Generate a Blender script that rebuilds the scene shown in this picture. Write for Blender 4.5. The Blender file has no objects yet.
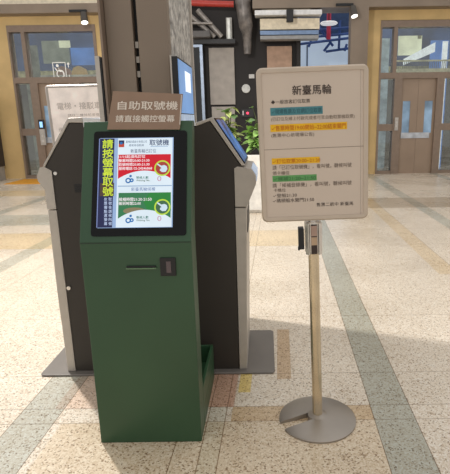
import bpy, bmesh, math, random
from mathutils import Vector, Matrix
random.seed(7)
scene = bpy.context.scene
COL = scene.collection

# ------------------------------------------------------------------ materials
def lin(c):
    r = []
    for v in c:
        v = v / 255.0
        r.append(v / 12.92 if v <= 0.04045 else ((v + 0.055) / 1.055) ** 2.4)
    return (r[0], r[1], r[2], 1.0)

MATS = {}
def mat(name, rgb, rough=0.5, metal=0.0, emit=0.0, var=0.06, scale=12.0, bump=0.0, bscale=60.0, spec=0.5, coat=0.0, stretch=None):
    """principled material whose base colour is broken up by a procedural noise"""
    if name in MATS: return MATS[name]
    m = bpy.data.materials.new(name); m.use_nodes = True
    nt = m.node_tree; b = nt.nodes['Principled BSDF']
    b.inputs['Roughness'].default_value = rough; b.inputs['Metallic'].default_value = metal
    b.inputs['Specular IOR Level'].default_value = spec
    b.inputs['Coat Weight'].default_value = coat
    c = lin(rgb)
    tc = nt.nodes.new('ShaderNodeTexCoord')
    src = tc.outputs['Object']
    if stretch:
        mp = nt.nodes.new('ShaderNodeMapping'); mp.inputs['Scale'].default_value = stretch
        nt.links.new(src, mp.inputs['Vector']); src = mp.outputs['Vector']
    n = nt.nodes.new('ShaderNodeTexNoise'); n.inputs['Scale'].default_value = scale; n.inputs['Detail'].default_value = 3
    nt.links.new(src, n.inputs['Vector'])
    r = nt.nodes.new('ShaderNodeValToRGB')
    r.color_ramp.elements[0].position = 0.3; r.color_ramp.elements[1].position = 0.7
    r.color_ramp.elements[0].color = tuple(max(0, x * (1 - 2 * var)) for x in c[:3]) + (1,)
    r.color_ramp.elements[1].color = tuple(min(1, x * (1 + 2 * var)) for x in c[:3]) + (1,)
    nt.links.new(n.outputs['Fac'], r.inputs['Fac'])
    nt.links.new(r.outputs['Color'], b.inputs['Base Color'])
    if emit > 0:
        nt.links.new(r.outputs['Color'], b.inputs['Emission Color']); b.inputs['Emission Strength'].default_value = emit
    if bump > 0:
        n2 = nt.nodes.new('ShaderNodeTexNoise'); n2.inputs['Scale'].default_value = bscale; n2.inputs['Detail'].default_value = 4
        nt.links.new(src, n2.inputs['Vector'])
        bp = nt.nodes.new('ShaderNodeBump'); bp.inputs['Strength'].default_value = bump; bp.inputs['Distance'].default_value = 0.02
        nt.links.new(n2.outputs['Fac'], bp.inputs['Height']); nt.links.new(bp.outputs['Normal'], b.inputs['Normal'])
    MATS[name] = m
    return m

def screen_mat(name, rgb, strength=1.0):
    """a lit display colour: dark glass that emits"""
    if name in MATS: return MATS[name]
    m = mat(name, rgb, rough=0.3, var=0.02, emit=strength)
    nt = m.node_tree; b = nt.nodes['Principled BSDF']
    for l in list(nt.links):
        if l.to_socket == b.inputs['Base Color']: nt.links.remove(l)
    b.inputs['Base Color'].default_value = (0.01, 0.01, 0.01, 1)
    b.inputs['Specular IOR Level'].default_value = 0.2
    return m

def glass_mat(name, tint=(235, 240, 240), refl=0.12, rough=0.03):
    if name in MATS: return MATS[name]
    m = bpy.data.materials.new(name); m.use_nodes = True; nt = m.node_tree
    nt.nodes.remove(nt.nodes['Principled BSDF']); out = nt.nodes['Material Output']
    t = nt.nodes.new('ShaderNodeBsdfTransparent'); t.inputs['Color'].default_value = lin(tint)
    g = nt.nodes.new('ShaderNodeBsdfGlossy'); g.inputs['Roughness'].default_value = rough
    no = nt.nodes.new('ShaderNodeTexNoise'); no.inputs['Scale'].default_value = 2
    mr = nt.nodes.new('ShaderNodeMapRange'); mr.inputs['To Min'].default_value = refl * 0.7; mr.inputs['To Max'].default_value = refl * 1.3
    nt.links.new(no.outputs['Fac'], mr.inputs['Value'])
    x = nt.nodes.new('ShaderNodeMixShader')
    nt.links.new(mr.outputs['Result'], x.inputs['Fac']); nt.links.new(t.outputs[0], x.inputs[1]); nt.links.new(g.outputs[0], x.inputs[2])
    nt.links.new(x.outputs[0], out.inputs['Surface'])
    MATS[name] = m
    return m

# ------------------------------------------------------------------ mesh builder
class MB:
    def __init__(self, M=None):
        self.v = []; self.f = []; self.mi = []; self.mats = []; self.M = M or Matrix.Identity(4)
    def slot(self, m):
        if m not in self.mats: self.mats.append(m)
        return self.mats.index(m)
    def add(self, vs, fs, m):
        k = len(self.v); s = self.slot(m)
        self.v += [self.M @ Vector(p) for p in vs]
        for f in fs: self.f.append([i + k for i in f]); self.mi.append(s)
        return self
    def box(self, a, b, m):
        x0, y0, z0 = a; x1, y1, z1 = b
        vs = [(x0, y0, z0), (x1, y0, z0), (x1, y1, z0), (x0, y1, z0), (x0, y0, z1), (x1, y0, z1), (x1, y1, z1), (x0, y1, z1)]
        fs = [(0, 3, 2, 1), (4, 5, 6, 7), (0, 1, 5, 4), (1, 2, 6, 5), (2, 3, 7, 6), (3, 0, 4, 7)]
        return self.add(vs, fs, m)
    def prism(self, poly, axis, a, b, m):
        """extrude a 2D polygon along an axis: 'x' -> poly is (y,z); 'y' -> (x,z); 'z' -> (x,y)"""
        def P(p, t):
            return (t, p[0], p[1]) if axis == 'x' else (p[0], t, p[1]) if axis == 'y' else (p[0], p[1], t)
        n = len(poly)
        vs = [P(p, a) for p in poly] + [P(p, b) for p in poly]
        fs = [tuple(range(n)), tuple(range(2 * n - 1, n - 1, -1))]
        fs += [(i, i + n, (i + 1) % n + n, (i + 1) % n) for i in range(n)]
        return self.add(vs, fs, m)
    def tube(self, pts, r, m, n=12, caps=True):
        pts = [Vector(p) for p in pts]; vs = []; fs = []
        for i, p in enumerate(pts):
            d = (pts[min(i + 1, len(pts) - 1)] - pts[max(i - 1, 0)]).normalized()
            u = d.orthogonal().normalized() if i == 0 else (u - d * u.dot(d)).normalized()
            w = d.cross(u)
            rr = r[i] if isinstance(r, (list, tuple)) else r
            for k in range(n):
                t = 2 * math.pi * k / n
                vs.append(p + (u * math.cos(t) + w * math.sin(t)) * rr)
        for i in range(len(pts) - 1):
            for k in range(n):
                fs.append((i * n + k, i * n + (k + 1) % n, (i + 1) * n + (k + 1) % n, (i + 1) * n + k))
        if caps:
            fs.append(tuple(range(n - 1, -1, -1))); fs.append(tuple(range((len(pts) - 1) * n, len(pts) * n)))
        return self.add(vs, fs, m)
    def lathe(self, prof, m, c=(0, 0), n=40):
        vs = []; fs = []
        for r, z in prof:
            for k in range(n):
                t = 2 * math.pi * k / n; vs.append((c[0] + r * math.cos(t), c[1] + r * math.sin(t), z))
        for i in range(len(prof) - 1):
            for k in range(n):
                fs.append((i * n + k, i * n + (k + 1) % n, (i + 1) * n + (k + 1) % n, (i + 1) * n + k))
        fs.append(tuple(range(n - 1, -1, -1))); fs.append(tuple(range((len(prof) - 1) * n, len(prof) * n)))
        return self.add(vs, fs, m)
    # flat artwork in the builder's own x/y plane, z is the lift above the panel
    def rect(self, x0, y0, x1, y1, z, m):
        return self.add([(x0, y0, z), (x1, y0, z), (x1, y1, z), (x0, y1, z)], [(0, 1, 2, 3)], m)
    def ring(self, cx, cy, r0, r1, z, m, n=36, sx=1.0):
        vs = []; fs = []
        for k in range(n):
            t = 2 * math.pi * k / n
            vs += [(cx + sx * r0 * math.cos(t), cy + r0 * math.sin(t), z), (cx + sx * r1 * math.cos(t), cy + r1 * math.sin(t), z)]
        for k in range(n):
            j = (k + 1) % n; fs.append((2 * k, 2 * k + 1, 2 * j + 1, 2 * j))
        return self.add(vs, fs, m)
    def poly(self, pts, z, m):
        return self.add([(p[0], p[1], z) for p in pts], [tuple(range(len(pts)))], m)
    def text(self, s, x0, y0, x1, y1, z, m, bold=0.0):
        vs, fs, bb = glyphs(s)
        ax, ay, bx, by = bb; w = max(bx - ax, 1e-6); h = max(by - ay, 1e-6)
        b = bold * (y1 - y0)
        for i, (ox, oy) in enumerate(((0, 0),) if bold == 0 else ((-b, 0), (b, 0), (0, b), (0, -b))):
            self.add([(x0 + (p[0] - ax) / w * (x1 - x0) + ox, y0 + (p[1] - ay) / h * (y1 - y0) + oy, z + i * 2e-5) for p in vs], fs, m)
        return self
    def build(self, name, parent=None, bevel=0.0, smooth=False, seg=2):
        me = bpy.data.meshes.new(name)
        me.from_pydata([tuple(p) for p in self.v], [], self.f)
        for m in self.mats: me.materials.append(m)
        for p, s in zip(me.polygons, self.mi): p.material_index = s
        if bevel > 0 or smooth:
            bm = bmesh.new(); bm.from_mesh(me)
            bmesh.ops.recalc_face_normals(bm, faces=bm.faces)
            bm.to_mesh(me); bm.free()
        if smooth:
            for p in me.polygons: p.use_smooth = True
            me.set_sharp_from_angle(angle=math.radians(35))
        o = bpy.data.objects.new(name, me); COL.objects.link(o)
        if bevel > 0:
            bv = o.modifiers.new('bevel', 'BEVEL'); bv.width = bevel; bv.segments = seg; bv.limit_method = 'ANGLE'; bv.angle_limit = math.radians(35)
        if parent is not None:
            o.parent = parent
            o.matrix_parent_inverse = WORLD(parent).inverted()
        return o

def WORLD(o):
    M = o.matrix_basis.copy()
    if o.parent is not None: M = WORLD(o.parent) @ o.matrix_parent_inverse @ M
    return M

GCACHE = {}
def glyphs(s):
    k = s
    if k in GCACHE: return GCACHE[k]
    c = bpy.data.curves.new('lettering', 'FONT'); c.body = s; c.resolution_u = 3
    o = bpy.data.objects.new('lettering', c); COL.objects.link(o)
    dg = bpy.context.evaluated_depsgraph_get(); dg.update()
    me = bpy.data.meshes.new_from_object(o.evaluated_get(dg))
    vs = [tuple(v.co) for v in me.vertices]; fs = [tuple(p.vertices) for p in me.polygons]
    bpy.data.objects.remove(o); bpy.data.curves.remove(c); bpy.data.meshes.remove(me)
    bb = (min(v[0] for v in vs), min(v[1] for v in vs), max(v[0] for v in vs), max(v[1] for v in vs))
    GCACHE[k] = (vs, fs, bb)
    return GCACHE[k]

def tag(o, label, cat, group=None, kind=None):
    o['label'] = label; o['category'] = cat
    if group: o['group'] = group
    if kind: o['kind'] = kind
    return o
def thing(name, loc, label, cat, group=None):
    o = bpy.data.objects.new(name, None); o.empty_display_size = 0.1; COL.objects.link(o); o.location = loc
    return tag(o, label, cat, group)
def struct(o, label=None):
    o['kind'] = 'structure'
    if label: o['label'] = label; o['category'] = o.name.split('_')[0].split('.')[0]
    return o
def frame_matrix(origin, xdir, ydir):
    x = Vector(xdir).normalized(); y = Vector(ydir).normalized(); z = x.cross(y)
    M = Matrix.Identity(4)
    for i in range(3):
        M[i][0] = x[i]; M[i][1] = y[i]; M[i][2] = z[i]; M[i][3] = origin[i]
    return M

# ------------------------------------------------------------------ palette
green = mat('green_paint', (46, 78, 52), rough=0.38, var=0.04, scale=3)
black_gloss = mat('black_glass', (13, 14, 15), rough=0.14, var=0.02, spec=.22)
black = mat('black_plastic', (20, 20, 22), rough=0.45)
dark_side = mat('dark_laminate', (62, 57, 52), rough=0.42, var=0.03, scale=3, spec=.3)
silver = mat('silver_paint', (188, 180, 170), rough=0.4, metal=0.25, var=0.03)
white_edge = mat('white_edge', (225, 225, 225), rough=0.4)
steel = mat('brushed_steel', (150, 142, 132), rough=0.36, metal=1.0, var=0.04, scale=40, stretch=(1, 1, 8))
brass = mat('champagne_steel', (216, 200, 172), rough=0.24, metal=.8, var=0.04)
chrome = mat('chrome', (222, 216, 208), rough=0.22, metal=.7)
base_steel = mat('satin_base_steel', (160, 152, 143), rough=0.38, metal=0.7, var=0.03, scale=6)
plate_grey = mat('plate_grey', (122, 116, 110), rough=0.5, metal=0.2, var=0.04, scale=5)
board_cream = mat('board_cream', (206, 190, 174), rough=0.55, var=0.02, scale=2)
frame_cream = mat('frame_silver_cream', (196, 180, 162), rough=0.35, metal=0.3, var=0.02)
brown_board = mat('brown_board', (142, 116, 96), rough=0.3, var=0.03)
pale_letter = mat('pale_letter', (226, 216, 204), rough=0.6, var=0.01)
ink = mat('ink_brown', (62, 50, 44), rough=0.7, var=0.02)
ink_soft = mat('ink_soft', (104, 89, 77), rough=0.7, var=0.02)
ink_faint = mat('ink_faint', (122, 106, 92), rough=0.7, var=0.02)
hl_teal = mat('highlight_teal', (74, 134, 142), rough=0.7, var=0.02)
hl_teal_ink = mat('teal_ink', (52, 98, 106), rough=0.7)
hl_yellow = mat('highlight_yellow', (236, 184, 30), rough=0.7, var=0.02)
hl_yellow_ink = mat('yellow_ink', (196, 112, 20), rough=0.7)
hl_green = mat('highlight_green', (96, 158, 92), rough=0.7, var=0.02)
hl_green_ink = mat('green_ink', (64, 114, 66), rough=0.7)
brown_steel = mat('brown_steel', (132, 117, 102), rough=0.5, var=0.05, scale=2)
bronze = mat('bronze_panel', (156, 135, 116), rough=0.35, metal=0.2, var=0.04, scale=2)
bronze_dark = mat('bronze_trim', (138, 120, 105), rough=0.4, metal=0.2, var=0.04)
stone = mat('ochre_stone', (206, 176, 122), rough=0.7, var=0.07, scale=1.6)
cream_wall = mat('cream_wall', (226, 214, 190), rough=0.8)
dark_wall = mat('dark_wall', (40, 36, 35), rough=0.7, var=0.06, scale=2)
grey_panel = mat('grey_wall_panel', (172, 164, 156), rough=0.7, var=0.06, scale=5)
tan_panel = mat('tan_wall_panel', (184, 152, 130), rough=0.7, var=0.08, scale=6)
glass = glass_mat('clear_glass')

# ------------------------------------------------------------------ floor
def floor_material():
    m = bpy.data.materials.new('terrazzo_tiles'); m.use_nodes = True; nt = m.node_tree; N = nt.nodes; L = nt.links
    b = N['Principled BSDF']
    tc = N.new('ShaderNodeTexCoord'); sep = N.new('ShaderNodeSeparateXYZ'); L.new(tc.outputs['Object'], sep.inputs[0])
    def math_(op, a, b_=None, c=None):
        n = N.new('ShaderNodeMath'); n.operation = op
        for i, v in enumerate((a, b_, c)):
            if v is None: continue
            if isinstance(v, (int, float)): n.inputs[i].default_value = v
            else: L.new(v, n.inputs[i])
        return n.outputs[0]
    Y = sep.outputs['Y']
    u = math_('SUBTRACT', sep.outputs['X'], math_('MULTIPLY', Y, 0.027))      # joints run slightly off the hall axis
    def band(v, lo, hi):
        return math_('MULTIPLY', math_('GREATER_THAN', v, lo), math_('LESS_THAN', v, hi))
    def both(a, b_): return math_('MULTIPLY', a, b_)
    # base: chips
    vor = N.new('ShaderNodeTexVoronoi'); vor.inputs['Scale'].default_value = 150; L.new(tc.outputs['Object'], vor.inputs['Vector'])
    chip = N.new('ShaderNodeValToRGB'); chip.color_ramp.interpolation = 'CONSTANT'
    sc = N.new('ShaderNodeSeparateColor'); L.new(vor.outputs['Color'], sc.inputs[0]); L.new(sc.outputs[0], chip.inputs['Fac'])
    els = chip.color_ramp.elements
    els[0].position = 0; els[0].color = lin((156, 136, 114)); els[1].position = 0.07; els[1].color = lin((200, 182, 160))
    for p, c in ((0.18, (224, 211, 193)), (0.42, (230, 218, 202)), (0.66, (238, 230, 218)), (0.86, (217, 202, 182))):
        e = els.new(p); e.color = lin(c)
    grain = N.new('ShaderNodeTexNoise'); grain.inputs['Scale'].default_value = 1.1; grain.inputs['Detail'].default_value = 5
    L.new(tc.outputs['Object'], grain.inputs['Vector'])
    gr = N.new('ShaderNodeValToRGB'); gr.color_ramp.elements[0].position = 0.35; gr.color_ramp.elements[1].position = 0.7
    gr.color_ramp.elements[0].color = (0.86, 0.84, 0.80, 1); gr.color_ramp.elements[1].color = (1.06, 1.05, 1.03, 1)
    L.new(grain.outputs['Fac'], gr.inputs['Fac'])
    def mix(fac, a, b_, mode='MIX', k=1.0):
        n = N.new('ShaderNodeMix'); n.data_type = 'RGBA'; n.blend_type = mode
        if k != 1.0: fac = math_('MULTIPLY', fac, k) if not isinstance(fac, (int, float)) else fac * k
        if isinstance(fac, (int, float)): n.inputs[0].default_value = fac
        else: L.new(fac, n.inputs[0])
        for sck, v in ((n.inputs[6], a), (n.inputs[7], b_)):
            if isinstance(v, tuple): sck.default_value = v
            else: L.new(v, sck)
        return n.outputs[2]
    col = mix(1.0, chip.outputs['Color'], gr.outputs['Color'], 'MULTIPLY')
    def tint(mask, rgb, k=1.0):
        nonlocal col
        c = lin(rgb)
        col = mix(mask, col, c, 'MULTIPLY', k)
    grey_green = (220, 228, 230)
    tint(band(u, 0.449, 0.646), (204, 213, 213))                       # stripe right of the sign stand
    tint(band(u, -1.29, -1.09), (216, 224, 226))
    for lo in (-2.9, -4.6, 2.2, 3.9): tint(band(u, lo, lo + 0.2), grey_green)
    tint(both(band(u, 1.47, 1.66), band(Y, 4.2, 8.5)), (250, 242, 226))
    for lo in (5.3, 9.4): tint(both(band(Y, lo, lo + 0.8), math_('LESS_THAN', u, 0.449)), (250, 240, 218))
    tint(both(band(u, 0.9, 9), band(Y, 7.6, 8.6)), (214, 208, 200))
    tint(both(band(u, -9, -1.6), band(Y, 6.6, 7.4)), grey_green)
    tint(both(band(u, -1.14, -0.24), band(Y, 2.14, 2.46)), (249, 236, 231))        # pink tile under the kiosks
    tint(both(band(u, -0.5, -0.235), band(Y, 2.14, 2.46)), (234, 214, 206))
    tint(both(band(u, -0.225, -0.16), band(Y, 2.27, 2.46)), (255, 240, 170))
    tint(both(band(u, -0.02, 0.06), band(Y, 2.4, 3.05)), (226, 208, 186))
    tint(both(band(u, -0.24, 0.449), band(Y, 2.02, 2.14)), (232, 216, 192))
    tint(both(band(u, -1.05, 0.449), band(Y, 0.5, 2.02)), (240, 228, 206), 0.6)
    tint(both(band(u, -0.35, -0.27), band(Y, 0.5, 2.14)), (248, 252, 252))
    # thin joints
    for x in (-0.268, -0.352, -0.47, 0.449, 0.646, -1.29, -1.09, 1.66, 2.6, -2.4):
        tint(band(u, x - 0.0022, x + 0.0022), (150, 128, 104), 0.8)
    for y in (2.02, 2.14, 2.46, 3.27, 5.3, 6.1):
        tint(band(Y, y - 0.0025, y + 0.0025), (150, 128, 104), 0.6)
    L.new(col, b.inputs['Base Color'])
    rn = N.new('ShaderNodeMapRange'); rn.inputs['To Min'].default_value = 0.2; rn.inputs['To Max'].default_value = 0.36
    L.new(grain.outputs['Fac'], rn.inputs['Value']); L.new(rn.outputs['Result'], b.inputs['Roughness'])
    b.inputs['Specular IOR Level'].default_value = 0.45
    return m
fl = MB().box((-9, -3.5, -0.1), (9, 16, 0), floor_material()).build('floor'); struct(fl)

# ------------------------------------------------------------------ back facade (Y = 12.5)
FY = 12.5
struct(MB().box((-9, FY, 0), (-6.25, FY + .3, 3.90), stone).box((-6.25, FY, 3.66), (-4.1, FY + .3, 3.90), stone)
       .box((-4.1, FY, 0), (-2.0, FY + .3, 3.90), stone).build('wall_back_left'))
struct(MB().box((2.47, FY, 0), (2.83, FY + .3, 3.94), stone).box((2.83, FY, 3.71), (4.98, FY + .3, 3.94), stone)
       .box((4.98, FY, 0), (9, FY + .3, 3.94), stone).build('wall_back_right'))
struct(MB().box((-9, FY - .35, 3.90), (-2.0, FY + .3, 4.10), brown_steel).build('trim_1'))
struct(MB().box((-.27, FY - .35, 3.94), (9, FY + .3, 4.16), brown_steel).build('trim_2'))
struct(MB().box((-9, FY - .1, 4.10), (-2.0, FY + .3, 5.2), cream_wall).build('wall_upper_left'))
struct(MB().box((-.27, FY - .1, 4.16), (9, FY + .3, 5.2), cream_wall).build('wall_upper_right'))
# stone dots on the facade are tie-hole plugs
def elevator_front(x0, n, zoff=0.0):
    """glazed lift lobby: header, sill, side lights, bronze double doors and a clear transom window"""
    hd = MB().box((x0, FY - .02, 3.55), (x0 + 2.15, FY + .2, 3.70), bronze_dark) \
             .box((x0, FY - .02, 2.36), (x0 + 2.15, FY + .2, 2.5), bronze_dark)
    for a, b in ((0, .05), (.40, .59), (1.46, 1.64), (2.08, 2.15)):
        hd.box((x0 + a, FY - .02, 0), (x0 + b, FY + .2, 2.36), bronze_dark)
    for a, b in ((0, .04), (.33, .42), (2.08, 2.15)):
        hd.box((x0 + a, FY - .02, 2.5), (x0 + b, FY + .2, 3.55), bronze_dark)
    for a, b in ((.05, .40), (1.64, 2.08)):
        hd.box((x0 + a, FY, 1.09), (x0 + b, FY + .12, 1.26), bronze_dark).box((x0 + a, FY, 0), (x0 + b, FY + .12, .08), bronze_dark)
    struct(hd.build('trim_%d' % (2 + n)))
    w = MB().box((x0 + .04, FY + .08, 2.5), (x0 + 2.08, FY + .1, 3.55), glass).build('window_%d' % n); struct(w)
    for a, b in ((.05, .40), (1.64, 2.08)):
        MB().box((x0 + a, FY + .08, .08), (x0 + b, FY + .1, 2.36), glass).build('side_light', w)
    d = bpy.data.objects.new('door_%d' % n, None); COL.objects.link(d); d.location = (x0 + 1.02, FY, 0); struct(d)
    for s in (0, 1):
        a = x0 + .59 + s * .437; b = a + .433
        wx0, wx1 = (a + .06, a + .25) if s == 0 else (a + .18, a + .38)
        leaf = MB().box((a, FY + .06, 0), (wx0, FY + .1, 2.36), bronze).box((wx1, FY + .06, 0), (b, FY + .1, 2.36), bronze) \
                   .box((wx0, FY + .06, 0), (wx1, FY + .1, 1.03), bronze).box((wx0, FY + .06, 1.82), (wx1, FY + .1, 2.36), bronze).build('door_leaf', d)
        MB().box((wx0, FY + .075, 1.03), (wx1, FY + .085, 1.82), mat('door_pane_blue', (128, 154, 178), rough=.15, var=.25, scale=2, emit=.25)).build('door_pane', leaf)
    MB().box((x0 + .63, FY + .03, .9), (x0 + 1.36, FY + .058, 1.04), mat('push_plate', (186, 190, 196), rough=.3, metal=.3, var=.12, scale=6)).build('push_plate', d)
    return d
elevator_front(-6.25, 1)
elevator_front(2.83, 2)
# inside the shafts, seen through the transoms
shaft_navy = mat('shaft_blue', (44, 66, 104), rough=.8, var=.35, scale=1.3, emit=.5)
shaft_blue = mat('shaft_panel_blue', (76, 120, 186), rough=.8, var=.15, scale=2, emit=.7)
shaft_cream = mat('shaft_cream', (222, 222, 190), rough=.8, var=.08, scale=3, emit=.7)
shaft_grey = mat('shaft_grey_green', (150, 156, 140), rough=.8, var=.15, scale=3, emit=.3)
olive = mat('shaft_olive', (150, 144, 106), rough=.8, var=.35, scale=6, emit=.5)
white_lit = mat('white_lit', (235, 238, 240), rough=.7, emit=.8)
for i, (a, b) in enumerate(((-10.5, -3.2), (2.75, 7.5))):
    struct(MB().box((a, 15.2, 0), (b, 15.3, 5), shaft_navy).build('wall_shaft' + ('_left', '_right')[i]))
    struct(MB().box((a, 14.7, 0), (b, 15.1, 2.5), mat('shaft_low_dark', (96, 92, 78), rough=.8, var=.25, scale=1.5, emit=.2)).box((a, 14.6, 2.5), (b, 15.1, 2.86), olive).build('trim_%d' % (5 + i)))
tag(MB().box((3.60, 13.7, 3.05), (4.22, 13.76, 3.54), shaft_cream).box((4.1, 13.69, 3.46), (4.2, 13.70, 3.54), olive).build('cream_panel'),
    'pale cream panel seen through the transom glass above the bronze lift doors on the right', 'panel')
st_ = MB()
for y in (13.5, 13.6): st_.add([(3.72, y, 2.78), (3.72, y, 2.94), (4.52, y, 3.34), (4.52, y, 3.10)], [(0, 1, 2, 3)], white_lit)
st_.add([(3.72, 13.5, 2.94), (3.72, 13.6, 2.94), (4.52, 13.6, 3.34), (4.52, 13.5, 3.34)], [(0, 1, 2, 3)], white_lit)
tag(st_.build('stair_stringer'), 'white sloping staircase side rising behind the transom glass above the right lift doors', 'staircase')
t = thing('balustrade', (4.4, 13.45, 2.55), 'tan railing of thin upright bars behind the right transom glass', 'railing')
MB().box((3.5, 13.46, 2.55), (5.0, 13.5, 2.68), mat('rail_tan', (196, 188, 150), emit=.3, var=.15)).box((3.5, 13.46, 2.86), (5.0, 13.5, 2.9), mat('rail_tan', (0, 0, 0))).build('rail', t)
bl_ = MB()
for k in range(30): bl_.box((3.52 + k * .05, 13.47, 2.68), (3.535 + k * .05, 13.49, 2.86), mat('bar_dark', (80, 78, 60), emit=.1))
bl_.build('upright_bars', t)
tag(MB().box((4.55, 13.95, 0), (5.05, 14.0, 3.45), shaft_blue).build('blue_hoarding'), 'blue hoarding behind the white sloping stair in the right transom', 'panel')
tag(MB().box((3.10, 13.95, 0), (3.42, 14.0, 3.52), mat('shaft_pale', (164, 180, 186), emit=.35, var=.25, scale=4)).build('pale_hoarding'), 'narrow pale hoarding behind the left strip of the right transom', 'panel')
tag(MB().box((4.86, 13.9, 0), (5.0, 13.94, 3.42), white_lit).build('white_post'), 'white post at the right end of the right transom', 'post')
tag(MB().box((-5.97, 13.7, 2.96), (-5.26, 13.76, 3.53), shaft_grey).box((-5.5, 13.69, 3.35), (-5.2, 13.70, 3.53), shaft_cream).build('grey_panel'),
    'pale grey green panel seen through the transom glass above the left lift lobby', 'panel')
tag(MB().box((-5.25, 13.8, 2.92), (-4.5, 13.86, 3.36), shaft_blue).build('blue_hoarding'), 'blue hoarding seen through the left transom glass beside the brown post', 'panel')
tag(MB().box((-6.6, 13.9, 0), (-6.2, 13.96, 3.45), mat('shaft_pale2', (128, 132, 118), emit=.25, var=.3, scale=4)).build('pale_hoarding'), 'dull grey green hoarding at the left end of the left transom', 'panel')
for x, c, i in ((-5.6, (150, 110, 84), 0), (-5.15, (206, 166, 96), 1)):
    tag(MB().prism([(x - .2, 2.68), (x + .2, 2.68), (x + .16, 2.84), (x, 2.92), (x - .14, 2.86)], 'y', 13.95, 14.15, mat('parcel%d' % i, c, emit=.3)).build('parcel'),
        ('brown parcel on the ledge behind the left transom glass', 'tan parcel on the ledge behind the left transom glass, nearer the blue hoarding')[i], 'parcel')
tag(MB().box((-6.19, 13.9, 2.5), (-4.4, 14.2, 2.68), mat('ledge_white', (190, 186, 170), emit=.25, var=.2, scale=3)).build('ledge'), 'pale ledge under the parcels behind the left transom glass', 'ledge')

# wheelchair lift sign stuck on the left transom
def lift_sign():
    w = mat('sticker_white', (232, 230, 224), rough=.6, emit=.15)
    m = MB(frame_matrix((-5.27, FY + .075, 2.43), (1, 0, 0), (0, 0, 1)))
    t = .02
    m.rect(0, 0, .33, t, 0, w).rect(0, .43 - t, .33, .43, 0, w).rect(0, 0, t, .43, 0, w).rect(.33 - t, 0, .33, .43, 0, w)
    m.ring(.18, .15, .075, .1, 0, w); m.ring(.12, .345, 0.0, .035, 0, w)
    m.poly([(.10, .3), (.14, .3), (.16, .2), (.24, .2), (.24, .225), (.17, .225), (.15, .3)], .0005, w)
    m.poly([(.23, .21), (.255, .2), (.285, .09), (.255, .09)], .0005, w)
    m.poly([(.04, .3), (.06, .31), (.12, .22), (.10, .2)], .0005, w)
    for y0, s in ((.3, 1), (.13, -1)):
        m.rect(.385, min(y0, y0 + .08 * s), .405, max(y0, y0 + .08 * s), 0, w)
        p = [(.355, y0 + .07 * s), (.435, y0 + .07 * s), (.395, y0 + .13 * s)]
        m.poly(p if s > 0 else p[::-1], .0005, w)
    return m.build('lift_sign')
tag(lift_sign(), 'white wheelchair lift symbol with up and down arrows stuck on transom glass', 'sign')
# call panel on the left jamb
t = thing('lift_call_panel', (-5.66, FY - .02, .85), 'lift call panel with glowing blue display on the bronze jamb', 'call panel')
MB().box((-5.73, FY - .06, .85), (-5.6, FY - .02, 1.25), mat('call_plate', (186, 180, 172), rough=.4, metal=.5)).build('button_plate', t)
MB().box((-5.73, FY - .06, 1.25), (-5.6, FY - .02, 1.48), black).build('display_housing', t)
MB().box((-5.70, FY - .068, 1.29), (-5.63, FY - .06, 1.43), screen_mat('call_display', (150, 200, 250), 1.6)).build('display', t)
for z in (.95, 1.08): MB().tube([(-5.665, FY - .06, z), (-5.665, FY - .072, z)], .02, chrome).build('call_button', t)
t = thing('lift_call_panel', (3.33, FY - .02, 1.1), 'slim silver lift call panel on the jamb left of bronze double doors', 'call panel')
MB().box((3.27, FY - .05, 1.1), (3.36, FY - .02, 1.42), mat('call_plate', (186, 180, 172))).build('button_plate', t)
for z in (1.2, 1.3): MB().tube([(3.315, FY - .05, z), (3.315, FY - .06, z)], .02, chrome).build('call_button', t)
# orange tactile mat at the foot of the left lobby
tag(MB().box((-6.2, 11.3, 0), (-5.3, 12.3, .012), mat('orange_mat', (226, 158, 44), rough=.7, var=.06)).build('doormat', bevel=.005),
    'orange mat on the floor at the foot of the left lift lobby', 'mat')
# dark cabinet edge at the far left
t = thing('dark_cabinet', (-7.1, 11.9, 0), 'tall dark cabinet with red top edge against ochre wall at far left', 'cabinet')
MB().box((-7.5, 11.6, 0.35), (-6.64, 12.3, 2.05), mat('cabinet_dark', (44, 38, 40))).build('cabinet_body', t)
MB().box((-7.5, 11.58, 2.05), (-6.62, 12.3, 2.12), mat('cabinet_red', (130, 40, 44))).build('cabinet_top', t)
MB().box((-7.48, 11.64, 0), (-6.66, 12.28, .35), mat('cabinet_plinth', (150, 146, 140))).build('plinth', t)

# spotlights
def spot(x, z, label):
    t = thing('track_spotlight', (x, FY - .5, z), label, 'spotlight')
    MB().box((x - .34, FY - .42, z + .1), (x + .06, FY - .352, z + .15), black).build('track_box', t)
    MB().tube([(x, FY - .4, z + .1), (x + .03, FY - .5, z + .0)], .02, black).build('spot_arm', t)
    h = MB().tube([(x + .03, FY - .5, z + .05), (x + .06, FY - .58, z - .16)], [.075, .085], mat('spot_housing', (70, 64, 58), rough=.4), n=20).build('spot_housing', t, smooth=True)
    MB().tube([(x + .06, FY - .581, z - .161), (x + .062, FY - .584, z - .17)], [.074, .074], screen_mat('spot_lens', (255, 250, 240), 3.0), n=20).build('spot_lens', h)
spot(-4.2, 3.80, 'small dark spotlight with lit lens hanging over the left lift lobby')
spot(2.02, 3.86, 'small dark spotlight with lit lens hanging below beam beside brown post')

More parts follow.
